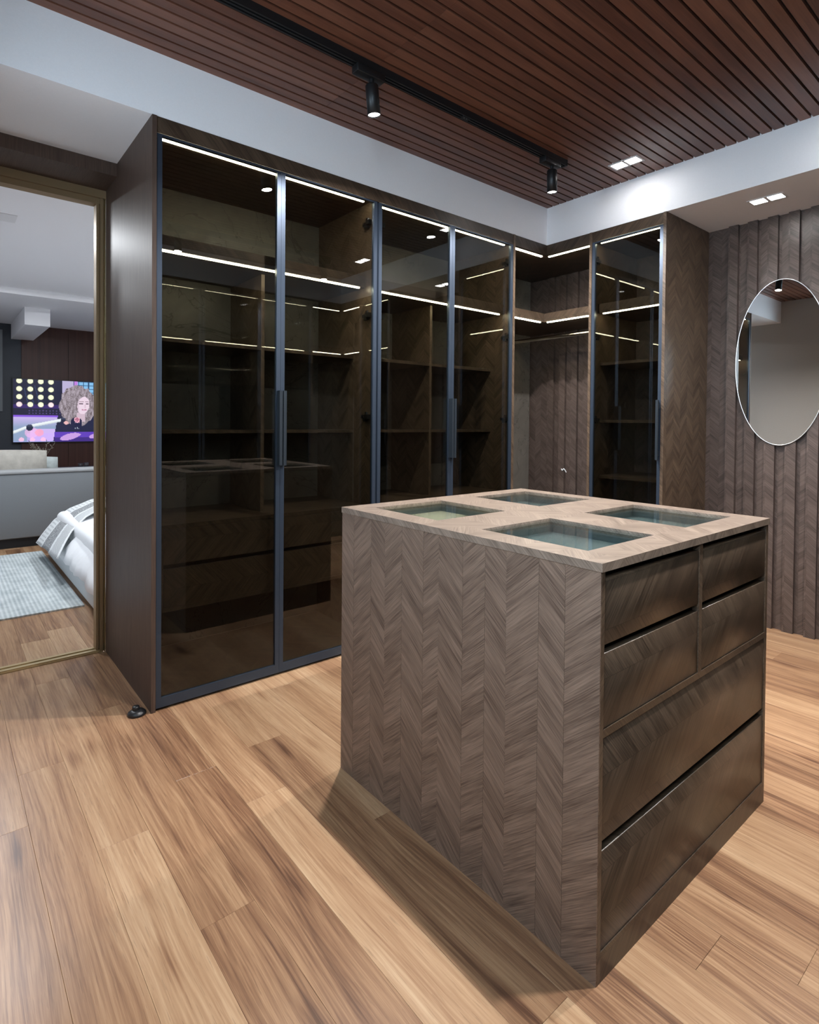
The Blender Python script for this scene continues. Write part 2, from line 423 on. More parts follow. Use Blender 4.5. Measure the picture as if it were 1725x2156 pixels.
for (ya, yb) in ((YF - 0.1, ADDED_WIN[0][0]), (ADDED_WIN[0][1], ADDED_WIN[1][0]), (ADDED_WIN[1][1], 3.27)): mb.box(XL - 0.1, XL, ya, yb, WZ0, WZ1)
struct('wall_left', mb, 'grey_paint', 'plain grey painted wall seen in the mirror')
for k, (ya, yb) in enumerate(ADDED_WIN):
    mb = MB(); e = 0.03
    mb.box(XL - 0.08, XL - 0.03, ya, ya + e, WZ0, WZ1); mb.box(XL - 0.08, XL - 0.03, yb - e, yb, WZ0, WZ1)
    mb.box(XL - 0.08, XL - 0.03, ya + e, yb - e, WZ0, WZ0 + e); mb.box(XL - 0.08, XL - 0.03, ya + e, yb - e, WZ1 - e, WZ1)
    wn = struct('window_%d' % (k + 2), mb, 'white_trim', ('wide daylight window beside the camera', 'narrow daylight window in the plain grey wall')[k])
    B(XL - 0.058, XL - 0.052, ya + e, yb - e, WZ0 + e, WZ1 - e).build('glass_pane', 'clear_glass', wn)
struct('wall_front', B(XL - 0.1, XW + 0.1, YF - 0.1, YF, 0, HC), 'grey_paint', 'plain wall behind the opposite wardrobes')
struct('wall_back', B(0.688, XW + 0.1, YW + 0.012, 3.35, 0, HZ + 0.1), 'grey_paint', 'wall between wardrobes and bedroom')
struct('trim_4', B(XL, 0.671, 3.04, 3.30, 2.375, HC + 0.2), 'veneer_plain', 'dark wood header over the bedroom doorway')
# doorway frame
d1 = thing('door_1', 'bronze metal frame of the open bedroom doorway', None, (0.2, 3.3, 0)); d1['kind'] = 'structure'
mb = B(XL, 0.671, 3.27, 3.345, 2.335, 2.375); mb.box(XL, 0.671, 3.285, 3.345, 2.307, 2.335); mb.build('frame_head', 'bronze', d1)
mb = MB()
for (xa, xb, ya, yb) in ((0.629, 0.640, 3.284, 3.345), (0.640, 0.6455, 3.292, 3.345), (0.6455, 0.659, 3.276, 3.345), (0.659, 0.671, 3.286, 3.345)):
    mb.box(xa, xb, ya, yb, 0, 2.335)
mb.build('frame_jamb', 'bronze', d1)
B(0.6645, 0.6695, 3.270, 3.286, 0, 2.335).build('edge_strip', 'brass_edge', d1)
mb = MB()
for (xa, xb) in ((XL, XL + 0.014), (XL + 0.014, XL + 0.03), (XL + 0.03, XL + 0.042)): mb.box(xa, xb, 3.28, 3.345, 0, 2.335)
mb.build('frame_jamb', 'bronze', d1)
mb = B(XL, 0.66, 3.270, 3.346, -0.01, 0.006); mb.box(XL, 0.645, 3.276, 3.298, 0.006, 0.012); mb.box(XL, 0.645, 3.318, 3.340, 0.006, 0.012)
mb.build('threshold', 'threshold_metal', d1)

# ------------------------------------------------------------------ wardrobes
def mapper(side):
    if side == 'back': return lambda u0, u1, d0, d1_, z0, z1: (u0, u1, YC + d0, YC + d1_, z0, z1)
    if side == 'opp': return lambda u0, u1, d0, d1_, z0, z1: (u0, u1, YO - d0, YO - d1_, z0, z1)
    return lambda u0, u1, d0, d1_, z0, z1: (XC + d0, XC + d1_, u0, u1, z0, z1)
ZD0, ZD1 = 0.012, 2.369
DEP = 0.572
def make_door(root, f, ua, ub, hinge, handle, zh=(0.995, 1.345)):
    st = 0.0205
    mb = MB()
    mb.box(*f(ua, ua + st, 0.0, 0.02, ZD0, ZD1)); mb.box(*f(ub - st, ub, 0.0, 0.02, ZD0, ZD1))
    mb.box(*f(ua + st, ub - st, 0.0, 0.02, ZD0, ZD0 + 0.040)); mb.box(*f(ua + st, ub - st, 0.0, 0.02, ZD1 - 0.007, ZD1))
    d = mb.build('door', 'frame_metal', root); d['label'] = 'smoked glass door in slim dark metal frame'
    MB().box(*f(ua + st - 0.004, ub - st + 0.004, 0.007, 0.011, ZD0 + 0.036, ZD1 - 0.005)).build('glass_pane', 'smoked_glass', d)
    # pull handle on the stile opposite the hinges
    hw = 0.0155
    h0 = (ub - 0.002 - hw) if handle == 'hi' else (ua + 0.002)
    mb = MB().box(*f(h0, h0 + hw, -0.030, -0.024, *zh))
    back = (h0, h0 + 0.004) if handle == 'hi' else (h0 + hw - 0.004, h0 + hw)
    mb.box(*f(back[0], back[1], -0.024, 0.0, *zh)); mb.box(*f(h0 + 0.005, h0 + hw - 0.005, -0.024, 0.0, zh[0] + 0.02, zh[0] + 0.05)); mb.box(*f(h0 + 0.005, h0 + hw - 0.005, -0.024, 0.0, zh[1] - 0.05, zh[1] - 0.02))
    mb.build('handle', 'handle_metal', d)
    for z in (2.26, 1.77, 1.23, 0.70):
        e = (ub if hinge == 'hi' else ua); e = 1.779 if abs(e - 1.801) < 1e-6 else (1.835 if abs(e - 1.8125) < 1e-6 else e); s = -1 if hinge == 'hi' else 1
        mb = MB(); mb.box(*f(e, e + s * 0.014, 0.022, 0.086, z - 0.009, z + 0.009)); mb.box(*f(e + s * 0.004, e + s * 0.020, 0.034, 0.062, z - 0.024, z - 0.008))
        mb.box(*f(e + s * 0.006, e + s * 0.026, 0.012, 0.040, z - 0.012, z + 0.012))
        mb.box(*f(e + s * 0.002, e + s * 0.016, 0.036, 0.052, z + 0.009, z + 0.026), 1); mb.box(*f(e + s * 0.014, e + s * 0.018, 0.030, 0.060, z - 0.004, z + 0.004), 1)
        mb.build('hinge', ['black_metal', 'chrome'], d)
    return d
def led_bar(parent, f, ua, ub, d, z):
    mb = MB().box(*f(ua, ub, d, d + 0.0115, z - 0.005, z))
    o = mb.build('led_strip', 'led', parent); o['label'] = 'glowing warm white light strip'
    return o
def wardrobe(name, label, side, a, b, xdiv, doors, extra_left=0.0, over=(False, False), shelves=((1.552, 1.570), (1.143, 1.158)), sh_d=0.185, drawers=True, group=None):
    f = mapper(side)
    x0, x1, y0, y1, _, _ = f(a, b, 0, DEP, 0, 1)
    root = thing(name, label, 'wardrobe', ((x0 + x1) / 2, (y0 + y1) / 2, 0), group)
    T = 0.0175
    us = (-0.0) 
    TL = 0.0265 if over[0] else T; TR = 0.0265 if over[1] else T
    MB().box(*f(a, a + TL, 0.022 if over[0] else -0.004, DEP + extra_left, 0, HC - 0.0005)).build('side_panel', 'veneer_plain' if extra_left else 'veneer', root)
    MB().box(*f(b - TR, b, 0.022 if over[1] else -0.004, DEP, 0, HC - 0.0005)).build('side_panel', 'veneer', root)
    i0, i1 = a + TL, b - TR
    MB().box(*f(a if over[0] else i0, b if over[1] else i1, 0.0, 0.020, 2.371, HC - 0.001)).build('fascia', 'veneer_cross', root)
    tp = MB().box(*f(i0, i1, 0.020, DEP, 2.372, 2.400)).build('top_panel', 'veneer_cross', root)
    led_bar(tp, f, i0 + 0.02, i1 - 0.035, 0.042, 2.372)
    MB().box(*f(i0, i1, DEP - 0.006, DEP, 0.05, 2.372)).build('back_panel', 'stone_back', root)
    MB().box(*f(i0, i1, 0.022, DEP - 0.006, 0.030, 0.048)).build('bottom_panel', 'veneer_cross', root)
    MB().box(*f(i0, i1, 0.030, 0.048, 0.0, 0.030)).build('plinth', 'black_metal', root)
    mb = MB().box(*f(i0, i1, 0.073, DEP - 0.006, 1.925, 1.985))
    s = mb.build('lighted_shelf', 'veneer_cross', root)
    led_bar(s, f, i0 + 0.03, i1 - 0.03, 0.086, 1.925)
    zbot = 0.753 if drawers else 0.048
    if xdiv: MB().box(*f(xdiv, xdiv + 0.018, sh_d, DEP - 0.006, zbot, 1.925)).build('divider', 'veneer', root)
    spans = [(i0, xdiv), (xdiv + 0.018, i1)] if xdiv else [(i0, i1)]
    for (za, zb) in shelves:
        for (ua, ub) in spans: MB().box(*f(ua, ub, sh_d, DEP - 0.006, za, zb)).build('shelf', 'veneer_cross', root)
    if drawers:
        MB().box(*f(i0, i1, 0.073, DEP - 0.006, 0.735, 0.753)).build('drawer_top', 'veneer_cross', root)
        MB().box(*f(i0, i1, 0.073, DEP - 0.006, 0.380, 0.398)).build('drawer_base', 'veneer_cross', root)
        for (ua, ub) in ((i0, i0 + 0.052), (i1 - 0.052, i1)):
            MB().box(*f(ua, ub, 0.073, 0.091, 0.398, 0.735)).build('filler_strip', 'veneer', root)
        MB().box(*f(i0 + 0.053, i1 - 0.053, 0.073, 0.091, 0.583, 0.734)).build('drawer_front', 'veneer_cross', root)
        MB().box(*f(i0 + 0.053, i1 - 0.053, 0.073, 0.091, 0.399, 0.563)).build('drawer_front', 'veneer_cross', root)
        MB().box(*f(i0 + 0.053, i1 - 0.053, 0.125, 0.135, 0.40, 0.734)).build('finger_recess', 'black_gap', root)
    for (ua, ub, hg, hd) in doors: make_door(root, f, ua, ub, hg, hd)
    return root
wardrobe('glass_wardrobe', 'tall two-door smoked glass wardrobe next to the bedroom doorway, with drawers inside', 'back', 0.671, 1.8065, 1.232,
         [(0.6905, 1.2435, 'lo', 'hi'), (1.2445, 1.8010, 'hi', 'lo')], over=(False, True), extra_left=0.245)
wardrobe('glass_wardrobe', 'tall two-door smoked glass wardrobe between the doorway wardrobe and the open corner', 'back', 1.8075, 2.9205, 2.345,
         [(1.8125, 2.3535, 'lo', 'hi'), (2.3545, 2.9015, 'hi', 'lo')], over=(True, False))
wardrobe('glass_wardrobe', 'narrow single-door smoked glass wardrobe beside the mirror wall', 'right', 1.6135, 2.1185, None,
         [(1.632, 2.100, 'hi', 'lo')], shelves=((1.588, 1.606), (1.212, 1.230), (0.847, 0.865)), sh_d=0.11, drawers=False)
# the row facing it across the room, seen as reflections in the glass and mirror
wardrobe('glass_wardrobe', 'two-door glass wardrobe behind the camera, reflected in the doors beside the doorway', 'opp', 0.671, 1.8065, 1.232,
         [(0.6905, 1.2435, 'lo', 'hi'), (1.2445, 1.8010, 'hi', 'lo')], over=(False, True))
wardrobe('glass_wardrobe', 'second glass wardrobe behind the camera, seen as a reflection between the first and the corner', 'opp', 1.8075, 2.9205, 2.345,
         [(1.8125, 2.3535, 'lo', 'hi'), (2.3545, 2.9015, 'hi', 'lo')], over=(True, False))
wardrobe('glass_wardrobe', 'narrow glass wardrobe behind the camera on the mirror wall, seen as a reflection', 'right', 0.1955, 0.7005, None,
         [(0.214, 0.682, 'lo', 'hi')], shelves=((1.588, 1.606), (1.212, 1.230), (0.847, 0.865)), sh_d=0.11, drawers=False)

def corner_unit(label, opp):
    fb = mapper('opp' if opp else 'back'); fr = mapper('right')
    YY = YO if opp else YC
    ry = (lambda y_: 2 * 1.157 - y_) if opp else (lambda y_: y_)
    fR = lambda u0, u1, d0, d1_, z0, z1: fr(*sorted((ry(u0), ry(u1))), d0, d1_, z0, z1)
    root = thing('corner_wardrobe', label, 'wardrobe', (3.4, ry(2.7), 0))
    X0, X1, Yi = 2.9210, XW - 0.0245, 2.1190
    MB().box(*fb(X0, XC + 0.0, 0.0, 0.020, 2.366, HC - 0.001)).build('fascia', 'veneer_cross', root)
    MB().box(*fR(Yi, YC + 0.020, 0.0, 0.020, 2.366, HC - 0.001)).build('fascia', 'veneer_cross', root)
    mb = MB().box(*fb(X0, X1, 0.020, 0.572, 2.372, 2.400)); mb.box(*fR(Yi, YC + 0.020, 0.020, X1 - XC, 2.372, 2.400))
    tp = mb.build('top_panel', 'veneer_cross', root)
    led_bar(tp, fb, X0 + 0.01, 3.262, 0.042, 2.372); led_bar(tp, fR, Yi + 0.01, 2.475, 0.042, 2.372)
    mb = MB().box(*fb(X0, X1, 0.073, 0.566, 1.925, 1.985)); mb.box(*fR(Yi, YC + 0.073, 0.073, X1 - XC, 1.925, 1.985))
    s = mb.build('lighted_shelf', 'veneer_cross', root)
    led_bar(s, fb, X0 + 0.01, 3.31, 0.086, 1.925); led_bar(s, fR, Yi + 0.01, 2.515, 0.086, 1.925)
    MB().box(*fb(X0, X1, 0.566, 0.572, 0.05, 2.372)).build('back_panel', 'stone_back', root)
    mb = MB().box(*fb(X0, X1, 0.02, 0.566, 0.03, 0.05)); mb.box(*fR(Yi, YC + 0.02, 0.02, X1 - XC, 0.03, 0.05)); mb.build('bottom_panel', 'veneer_cross', root)
    mb = MB().box(*fb(X0, XC + 0.02, 0.02, 0.04, 0, 0.03)); mb.box(*fR(Yi, YC + 0.02, 0.02, 0.04, 0, 0.03)); mb.build('plinth', 'black_metal', root)
    # flat oval hanging rail running back from the narrow wardrobe
    vs = []; n = 16; xr, zr = 3.52, 1.845
    for yv in (ry(Yi + 0.002), ry(YC + 0.564)):
        for i in range(n):
            t_ = 2 * math.pi * i / n; vs.append((xr + 0.008 * math.cos(t_), yv, zr + 0.015 * math.sin(t_)))
    mb = MB().add(vs, [(i, (i + 1) % n, n + (i + 1) % n, n + i) for i in range(n)], True)
    rl = mb.build('hanging_rail', 'chrome', root)
    for yv in (Yi + 0.003, YC + 0.561):
        MB().box(xr - 0.016, xr + 0.016, ry(yv) - 0.003, ry(yv) + 0.003, zr - 0.03, zr + 0.022).build('rail_bracket', 'chrome', rl)
    return root
corner_unit('open corner wardrobe with two lit shelves and a chrome hanging rail', False)
corner_unit('open corner wardrobe behind the camera, seen as a reflection', True)
# scrap of pale wire on the slatted back of the open corner
mb = MB()
pts = [(XW - 0.022, 2.70, 0.845), (XW - 0.03, 2.685, 0.835), (XW - 0.028, 2.675, 0.85), (XW - 0.032, 2.66, 0.84), (XW - 0.026, 2.652, 0.822)]
for a_, b_ in zip(pts, pts[1:]): mb.tube(a_, b_, 0.005, 0.004, 8)
mb.tube((XW - 0.018, 2.70, 0.845), pts[0], 0.007, 0.005, 8)
tag(mb.build('loose_wire', 'white_trim'), 'small scrap of pale wire on the slatted back of the open corner', 'wire')

# ------------------------------------------------------------------ island
IX0, IX1, IY0, IY1, IH = 1.075, 2.034, 0.659, 1.662, 0.9075
isl = thing('dressing_island', 'square wood veneer island with four glass windows in its top', 'island', ((IX0 + IX1) / 2, (IY0 + IY1) / 2, 0))
edges = [0.663, 0.752, 0.824, 0.922, 0.993, 1.073, 1.168, 1.233, 1.331, 1.416, 1.490, 1.588, 1.6605]
core = B(IX0 + 0.006, IX0 + 0.018, IY0 + 0.004, IY1 - 0.0015, 0, 0.8885).build('side_panel', 'veneer', isl)
for i, (a_, b_) in enumerate(zip(edges, edges[1:])):
    o = B(IX0 + 0.0025 - (i % 3) * 0.0002, IX0 + 0.006, a_ + 0.0003, b_ - 0.0003, 0, 0.8885).build('veneer_strip', 'veneer_island_down' if i % 2 == 0 else 'veneer_island_up', core, (R.uniform(0, 3), R.uniform(0, 3)))
B(IX1 - 0.018, IX1 - 0.002, IY0 + 0.004, IY1 - 0.0015, 0, 0.8885).build('side_panel', 'veneer', isl)
B(IX0 + 0.018, IX1 - 0.018, IY1 - 0.018, IY1 - 0.0015, 0, 0.8885).build('back_panel', 'veneer', isl)
# frame behind the drawers
mb = B(IX0 + 0.018, IX1 - 0.018, IY0 + 0.004, IY0 + 0.022, 0.0, 0.066)
mb.build('toe_board', 'veneer_cross', isl)
B(IX0 + 0.018, IX1 - 0.018, IY0 + 0.004, IY0 + 0.022, 0.530, 0.547).build('cross_rail', 'veneer_cross', isl)
B(1.545, 1.563, IY0 + 0.004, IY0 + 0.022, 0.547, 0.8885).build('center_post', 'veneer', isl)
B(IX0 + 0.018, IX1 - 0.018, IY0 + 0.06, IY0 + 0.07, 0.066, 0.8885).build('carcass_front', 'black_gap', isl)
def dfront(xa, xb, za, zb):
    return bevel(B(xa + 0.0015, xb - 0.0015, IY0 + 0.006, IY0 + 0.024, za + 0.0012, zb - 0.0012).build('drawer_front', 'veneer_cross', isl, (R.uniform(0, .1), 0.03)), 0.001, 1)
for (xa, xb) in ((IX0 + 0.019, 1.545), (1.563, IX1 - 0.019)):
    dfront(xa, xb, 0.7275, 0.872); dfront(xa, xb, 0.547, 0.7115)
dfront(IX0 + 0.019, IX1 - 0.019, 0.304, 0.530); dfront(IX0 + 0.019, IX1 - 0.019, 0.066, 0.284)
# top: rails around four glazed openings
OX = [(1.158, 1.466), (1.648, 1.962)]; OY = [(0.748, 1.082), (1.262, 1.580)]
zt0 = 0.8885
def rail(xa, xb, ya, yb, mt): return B(xa, xb, ya, yb, zt0, IH).build('top_rail', mt, isl)
rail(IX0, OX[0][0], IY0, IY1, 'veneer_top_cross'); rail(OX[1][1], IX1, IY0, IY1, 'veneer_top_cross')
rail(OX[0][0], OX[1][1], IY0, OY[0][0], 'veneer_top'); rail(OX[0][0], OX[1][1], OY[1][1], IY1, 'veneer_top')
rail(OX[0][0], OX[1][1], OY[0][1], OY[1][0], 'veneer_top')
rail(OX[0][1], OX[1][0], OY[0][0], OY[0][1], 'veneer_top_cross'); rail(OX[0][1], OX[1][0], OY[1][0], OY[1][1], 'veneer_top_cross')
for i, (xa, xb) in enumerate(OX):
    for j, (ya, yb) in enumerate(OY):
        B(xa + 0.0005, xb - 0.0005, ya + 0.0005, yb - 0.0005, IH - 0.012, IH - 0.006).build('glass_pane', 'clear_glass', isl)
        mb = MB(); T = 0.008; zb = 0.866
        for q in ((xa - T, xa, ya - T, yb + T), (xb, xb + T, ya - T, yb + T), (xa, xb, ya - T, ya), (xa, xb, yb, yb + T)): mb.box(*q, zb, zt0)
        mb.box(xa - T, xb + T, ya - T, yb + T, zb - 0.008, zb)
        lit = (i == 0 and j == 1)
        mb.build('display_tray', 'tray_dark', isl)
        if lit:
            B(xa + 0.002, xb - 0.002, ya + 0.002, yb - 0.002, zb + 0.0003, zb + 0.003).build('tray_lining', 'tray_lining', isl)

# ------------------------------------------------------------------ ceiling track, spotlights, downlights
def track(label, yc, xa, xb):
    t_ = thing('track_rail', label, 'light track', ((xa + xb) / 2, yc, HZ))
    mb = B(xa, xb, yc - 0.020, yc + 0.020, HZ - 0.008, HZ)
    for (a_, b_) in ((-0.020, -0.012), (-0.004, 0.004), (0.012, 0.020)): mb.box(xa, xb, yc + a_, yc + b_, HZ - 0.032, HZ - 0.008)
    mb.build('channel', 'black_metal', t_)
    B(xb, xb + 0.012, yc - 0.021, yc + 0.021, HZ - 0.033, HZ).build('end_cap', 'black_metal', t_)
    mb = B(xa + 0.2, xa + 0.21, yc, yc + .001, HZ - .033, HZ - 0.032)
    return t_
tr1 = track('long black light track on the ceiling above the wardrobes', 1.958, 0.10, 2.735)
tr2 = track('second black light track behind the camera', 0.45, 0.10, 2.735)
for xx in (1.945, 1.962):
    MB().tube((xx, 1.958, HZ - 0.034), (xx, 1.958, HZ - 0.031), 0.003, None, 10).build('joint_screw', 'chrome', tr1)
B(1.93, 1.978, 1.947, 1.969, HZ - 0.0325, HZ - 0.028).build('joint_plate', 'black_metal', tr1)
def spot(label, x, yc, tilt=(0.0, 0.0), group='track spotlights'):
    t_ = thing('track_spotlight', label, 'spotlight', (x, yc, HZ), group)
    bevel(B(x - 0.085, x + 0.055, yc - 0.0225, yc + 0.0225, HZ - 0.062, HZ - 0.030).build('adapter', 'black_metal', t_), 0.003, 2)
    MB().tube((x, yc, HZ - 0.085), (x, yc, HZ - 0.060), 0.010, None, 16).build('swivel', 'black_metal', t_)
    top = Vector((x, yc, HZ - 0.082)); ax = Vector((tilt[0], tilt[1], -1)).normalized(); bot = top + ax * 0.122
    r = 0.0275; n = 32
    e1 = ax.orthogonal().normalized(); e2 = ax.cross(e1)
    prof = [(0.0, 0.0), (r * 0.82, 0.0), (r, 0.006), (r, 0.122), (r - 0.0015, 0.122), (r - 0.0015, 0.113)]
    vs = [top + ax * h + (e1 * math.cos(2 * math.pi * i / n) + e2 * math.sin(2 * math.pi * i / n)) * rr for rr, h in prof for i in range(n)]
    MB().add(vs, [(kk * n + i, kk * n + (i + 1) % n, (kk + 1) * n + (i + 1) % n, (kk + 1) * n + i) for kk in range(len(prof) - 1) for i in range(n)], True).build('lamp_body', 'black_metal', t_)
    MB().tube(top + ax * 0.113, top + ax * 0.1165, r - 0.0018, None, 32).build('lens', 'spot_lens', t_)
    ld = bpy.data.lights.new('spot_lamp', 'AREA'); ld.shape = 'DISK'; ld.size = 0.050; ld.energy = P_SPOT; ld.color = SPOT_COL; ld.spread = math.radians(155)
    lo = bpy.data.objects.new('spot_lamp', ld); C.objects.link(lo); lo.parent = t_; lo.location = (top + ax * 0.1215) - Vector(t_.location)
    lo.rotation_euler = ax.to_track_quat('-Z', 'Y').to_euler()
    return t_
spot('black cylinder spotlight on the track, the nearer of the two in view', 1.40, 1.958, (0.13, 0.02))
spot('black cylinder spotlight at the far end of the track, near the corner', 2.632, 1.958, (0.06, 0.02))
spot('black spotlight on the track behind the camera, reflected in the doorway wardrobe', 1.41, 0.45)
spot('black spotlight on the second track, reflected in the second wardrobe door', 2.69, 0.45)

def downlight(label, xa, xb, ya, yb, z):
    t_ = thing('downlight', label, 'downlight', ((xa + xb) / 2, (ya + yb) / 2, z), 'double square downlights')
    ym = (ya + yb) / 2; e = 0.012
    mb = MB()
    mb.box(xa, xa + e, ya, yb, z - 0.003, z + 0.004); mb.box(xb - e, xb, ya, yb, z - 0.003, z + 0.004)
    mb.box(xa + e, xb - e, ya, ya + e, z - 0.003, z + 0.004); mb.box(xa + e, xb - e, yb - e, yb, z - 0.003, z + 0.004); mb.box(xa + e, xb - e, ym - 0.008, ym + 0.008, z - 0.003, z + 0.004)
    mb.build('trim_frame', 'white_trim', t_)
    for (p, q) in ((ya + e, ym - 0.008), (ym + 0.008, yb - e)):
        B(xa + e, xb - e, p, q, z - 0.0015, z + 0.002).build('lens', 'down_lens', t_)
    return t_
downlight('double square downlight set in the wooden ceiling', 2.981, 3.073, 1.652, 1.829, HZ)
downlight('double square downlight in the white soffit above the mirror', 3.445, 3.537, 1.083, 1.260, HC)
downlight('double square downlight in the ceiling behind the camera, reflected in the glass', 2.981, 3.073, 0.485, 0.662, HZ)

# ------------------------------------------------------------------ oval mirror
mir = thing('oval_mirror', 'frameless oval mirror with a pale edge on the slatted wall', 'mirror', (XW - 0.03, 1.186, 1.575))
n = 96; a_, b_ = 0.243, 0.485; cy, cz = 1.190, 1.571
def ring(x, s): return [(x, cy + (a_ + s) * math.cos(2 * math.pi * i / n), cz + (b_ + s) * math.sin(2 * math.pi * i / n)) for i in range(n)]
mb = MB().add(ring(XW - 0.0325, -0.004), [tuple(range(n))[::-1]]); mb.build('mirror_glass', 'mirror_silver', mir)
rs = [ring(XW - 0.0245, 0.0), ring(XW - 0.0325, 0.0005), ring(XW - 0.0342, -0.0015), ring(XW - 0.0325, -0.0042)]
vs = [p for r_ in rs for p in r_]
MB().add(vs, [(k_ * n + i, k_ * n + (i + 1) % n, (k_ + 1) * n + (i + 1) % n, (k_ + 1) * n + i) for k_ in range(3) for i in range(n)], True).build('mirror_rim', 'mirror_edge', mir)

# ------------------------------------------------------------------ black door stop on the floor
ds = thing('door_stop', 'small black disc with a raised knob on the floor by the wardrobe end panel', 'door stop', (0.625, 2.485, 0))
MB().lathe((0.625, 2.485, 0), [(0.0, 0.0), (0.034, 0.0), (0.036, 0.004), (0.034, 0.010), (0.026, 0.017), (0.014, 0.021), (0.0, 0.021)]).build('disc', 'black_plastic', ds)
MB().lathe((0.622, 2.488, 0.019), [(0.014, 0.0), (0.014, 0.012), (0.012, 0.015), (0.0, 0.015)]).build('knob', 'black_plastic', ds)

# ------------------------------------------------------------------ bedroom beyond the doorway
BX0, BX1, BY0, BY1 = -1.6, 3.6, 3.35, 8.65
fl2 = struct('floor', B(BX0, BX1, 3.34, BY1 + 0.1, -0.06, -0.012), 'joint_brown', 'oak laminate floor of the bedroom beyond the doorway')
lay(fl2, -6, 13, 3.346, BY1, {}, BX0, BX1, 'b')
struct('ceiling', B(BX0, BX1, 3.35, 6.54, 2.44, 2.6), 'white_paint', 'white bedroom ceiling near the doorway')
struct('ceiling', B(BX0, BX1, 6.54, BY1 + 0.1, 2.385, 2.6), 'white_paint', 'lower white ceiling strip in front of the television wall')
struct('trim_5', B(0.71, 0.94, 7.22, BY1, 2.2, 2.385), 'white_paint', 'white ceiling beam running to the television wall')
wb = struct('wall_bedroom', B(0.815, BX1, BY1, BY1 + 0.1, 0, 2.385), 'black_gap', 'dark red wood panelled television wall')
for i, (xa, xb) in enumerate(((0.815, 1.325), (1.329, 1.84), (1.844, 2.36), (2.364, 2.88), (2.884, BX1))):
    B(xa, xb, BY1 - 0.018, BY1, 0.0, 2.385).build('wood_panel', 'tv_wood', wb)
struct('wall_bedroom', B(BX0, 0.815, BY1, BY1 + 0.1, 0, 2.385), 'navy_wall', 'dark recess left of the television wall')
struct('window_1', B(0.50, 0.62, BY1 - 0.05, BY1, 1.3, 2.3), 'sofa_fabric', 'grey curtain strip at the dark window')
struct('wall_bedroom', B(BX0 - 0.1, BX0, 3.35, BY1, 0, 2.5), 'white_paint', 'bedroom side wall out of view')
struct('wall_bedroom', B(BX1, BX1 + 0.1, 3.35, BY1, 0, 2.5), 'white_paint', 'bedroom wall behind the bed')
struct('wall_bedroom', B(BX0, XL, 3.27, 3.35, 0, 2.6), 'white_paint', 'bedroom wall left of the doorway')
struct('wall_bedroom', B(XL, 0.69, 3.30, 3.35, 2.375, 2.6), 'white_paint', 'bedroom wall over the doorway')
def added_bed_light(x, y, e, lb):  # unseen ceiling lights, added to brighten the bedroom beyond the doorway
    t_ = thing('downlight', lb, 'downlight', (x, y, 2.44), 'bedroom downlights')
    B(x - 0.08, x + 0.08, y - 0.08, y + 0.08, 2.436, 2.444).build('trim_frame', 'white_trim', t_)
    ld = bpy.data.lights.new('bedroom_lamp', 'AREA'); ld.energy = e; ld.size = 0.14; ld.color = BED_COL
    lo = bpy.data.objects.new('bedroom_lamp', ld); C.objects.link(lo); lo.parent = t_; lo.location = (0, 0, -0.006)
for (x, y, lb) in ((0.3, 4.3, 'bedroom downlight over the near end of the rug'), (1.5, 4.4, 'bedroom downlight over the middle of the bed'),
                   (0.3, 5.8, 'bedroom downlight over the far end of the rug'), (1.5, 5.8, 'bedroom downlight over the foot of the bed')): added_bed_light(x, y, P_BED, lb)

tag(B(-1.2, 0.728, 4.145, 6.10, 0.0, 0.010).build('area_rug', 'rug_wool'), 'pale blue grey ribbed rug beside the bed', 'rug')
# sofa seen from behind
so = thing('sofa', 'grey fabric sofa seen from behind, facing the television', 'sofa', (0.7, 6.85, 0))
bevel(B(-0.9, 2.3, 6.40, 6.60, 0.09, 0.690).build('backrest', 'sofa_fabric', so), 0.012, 3)
bevel(B(-0.905, 2.305, 6.392, 6.612, 0.690, 0.722).build('top_band', 'sofa_band', so), 0.010, 3)
bevel(B(-0.88, 2.28, 6.60, 7.30, 0.10, 0.40).build('seat_base', 'sofa_fabric', so), 0.03, 3)
bevel(B(-0.9, -0.70, 6.60, 7.32, 0.10, 0.60).build('armrest', 'sofa_fabric', so), 0.03, 3); bevel(B(2.1, 2.3, 6.60, 7.32, 0.10, 0.60).build('armrest', 'sofa_fabric', so), 0.03, 3)
B(-0.85, 2.25, 6.44, 7.25, 0.0, 0.09).build('plinth', 'dark_void', so)
def pillow(name, label, xa, xb, y, z0, z1, lean, mt):
    mb = MB(); nu, nv = 18, 14
    for sgn in (1, -1):
        rows = []
        for j in range(nv + 1):
            v_ = j / nv; row = []
            for i in range(nu + 1):
                u_ = i / nu; th = 0.075 * (max(0, 1 - (2 * u_ - 1) ** 4) * max(0, 1 - (2 * v_ - 1) ** 4)) ** 0.55
                pin = 0.03 * (1 - (1 - abs(2 * v_ - 1) ** 3)) ; pinz = 0.02 * math.sin(math.pi * u_)
                x = xa + (xb - xa) * u_; z = z0 + (z1 - z0) * v_ - (0.012 * (1 - math.sin(math.pi * u_)) if v_ > .5 else 0)
                row.append((x, y + sgn * th + (v_) * lean, z))
            rows.append(row)
        mb.grid(rows if sgn < 0 else [r_[::-1] for r_ in rows])
    return tag(mb.build(name, mt), label, 'cushion')
pillow('sofa_cushion', 'wide beige velvet cushion showing over the sofa back', 0.12, 0.845, 6.695, 0.42, 0.905, 0.03, 'cushion_velvet')
pillow('sofa_cushion', 'smaller pale blue grey cushion behind the beige one', 0.45, 0.965, 6.87, 0.42, 0.825, 0.03, 'cushion_pale')
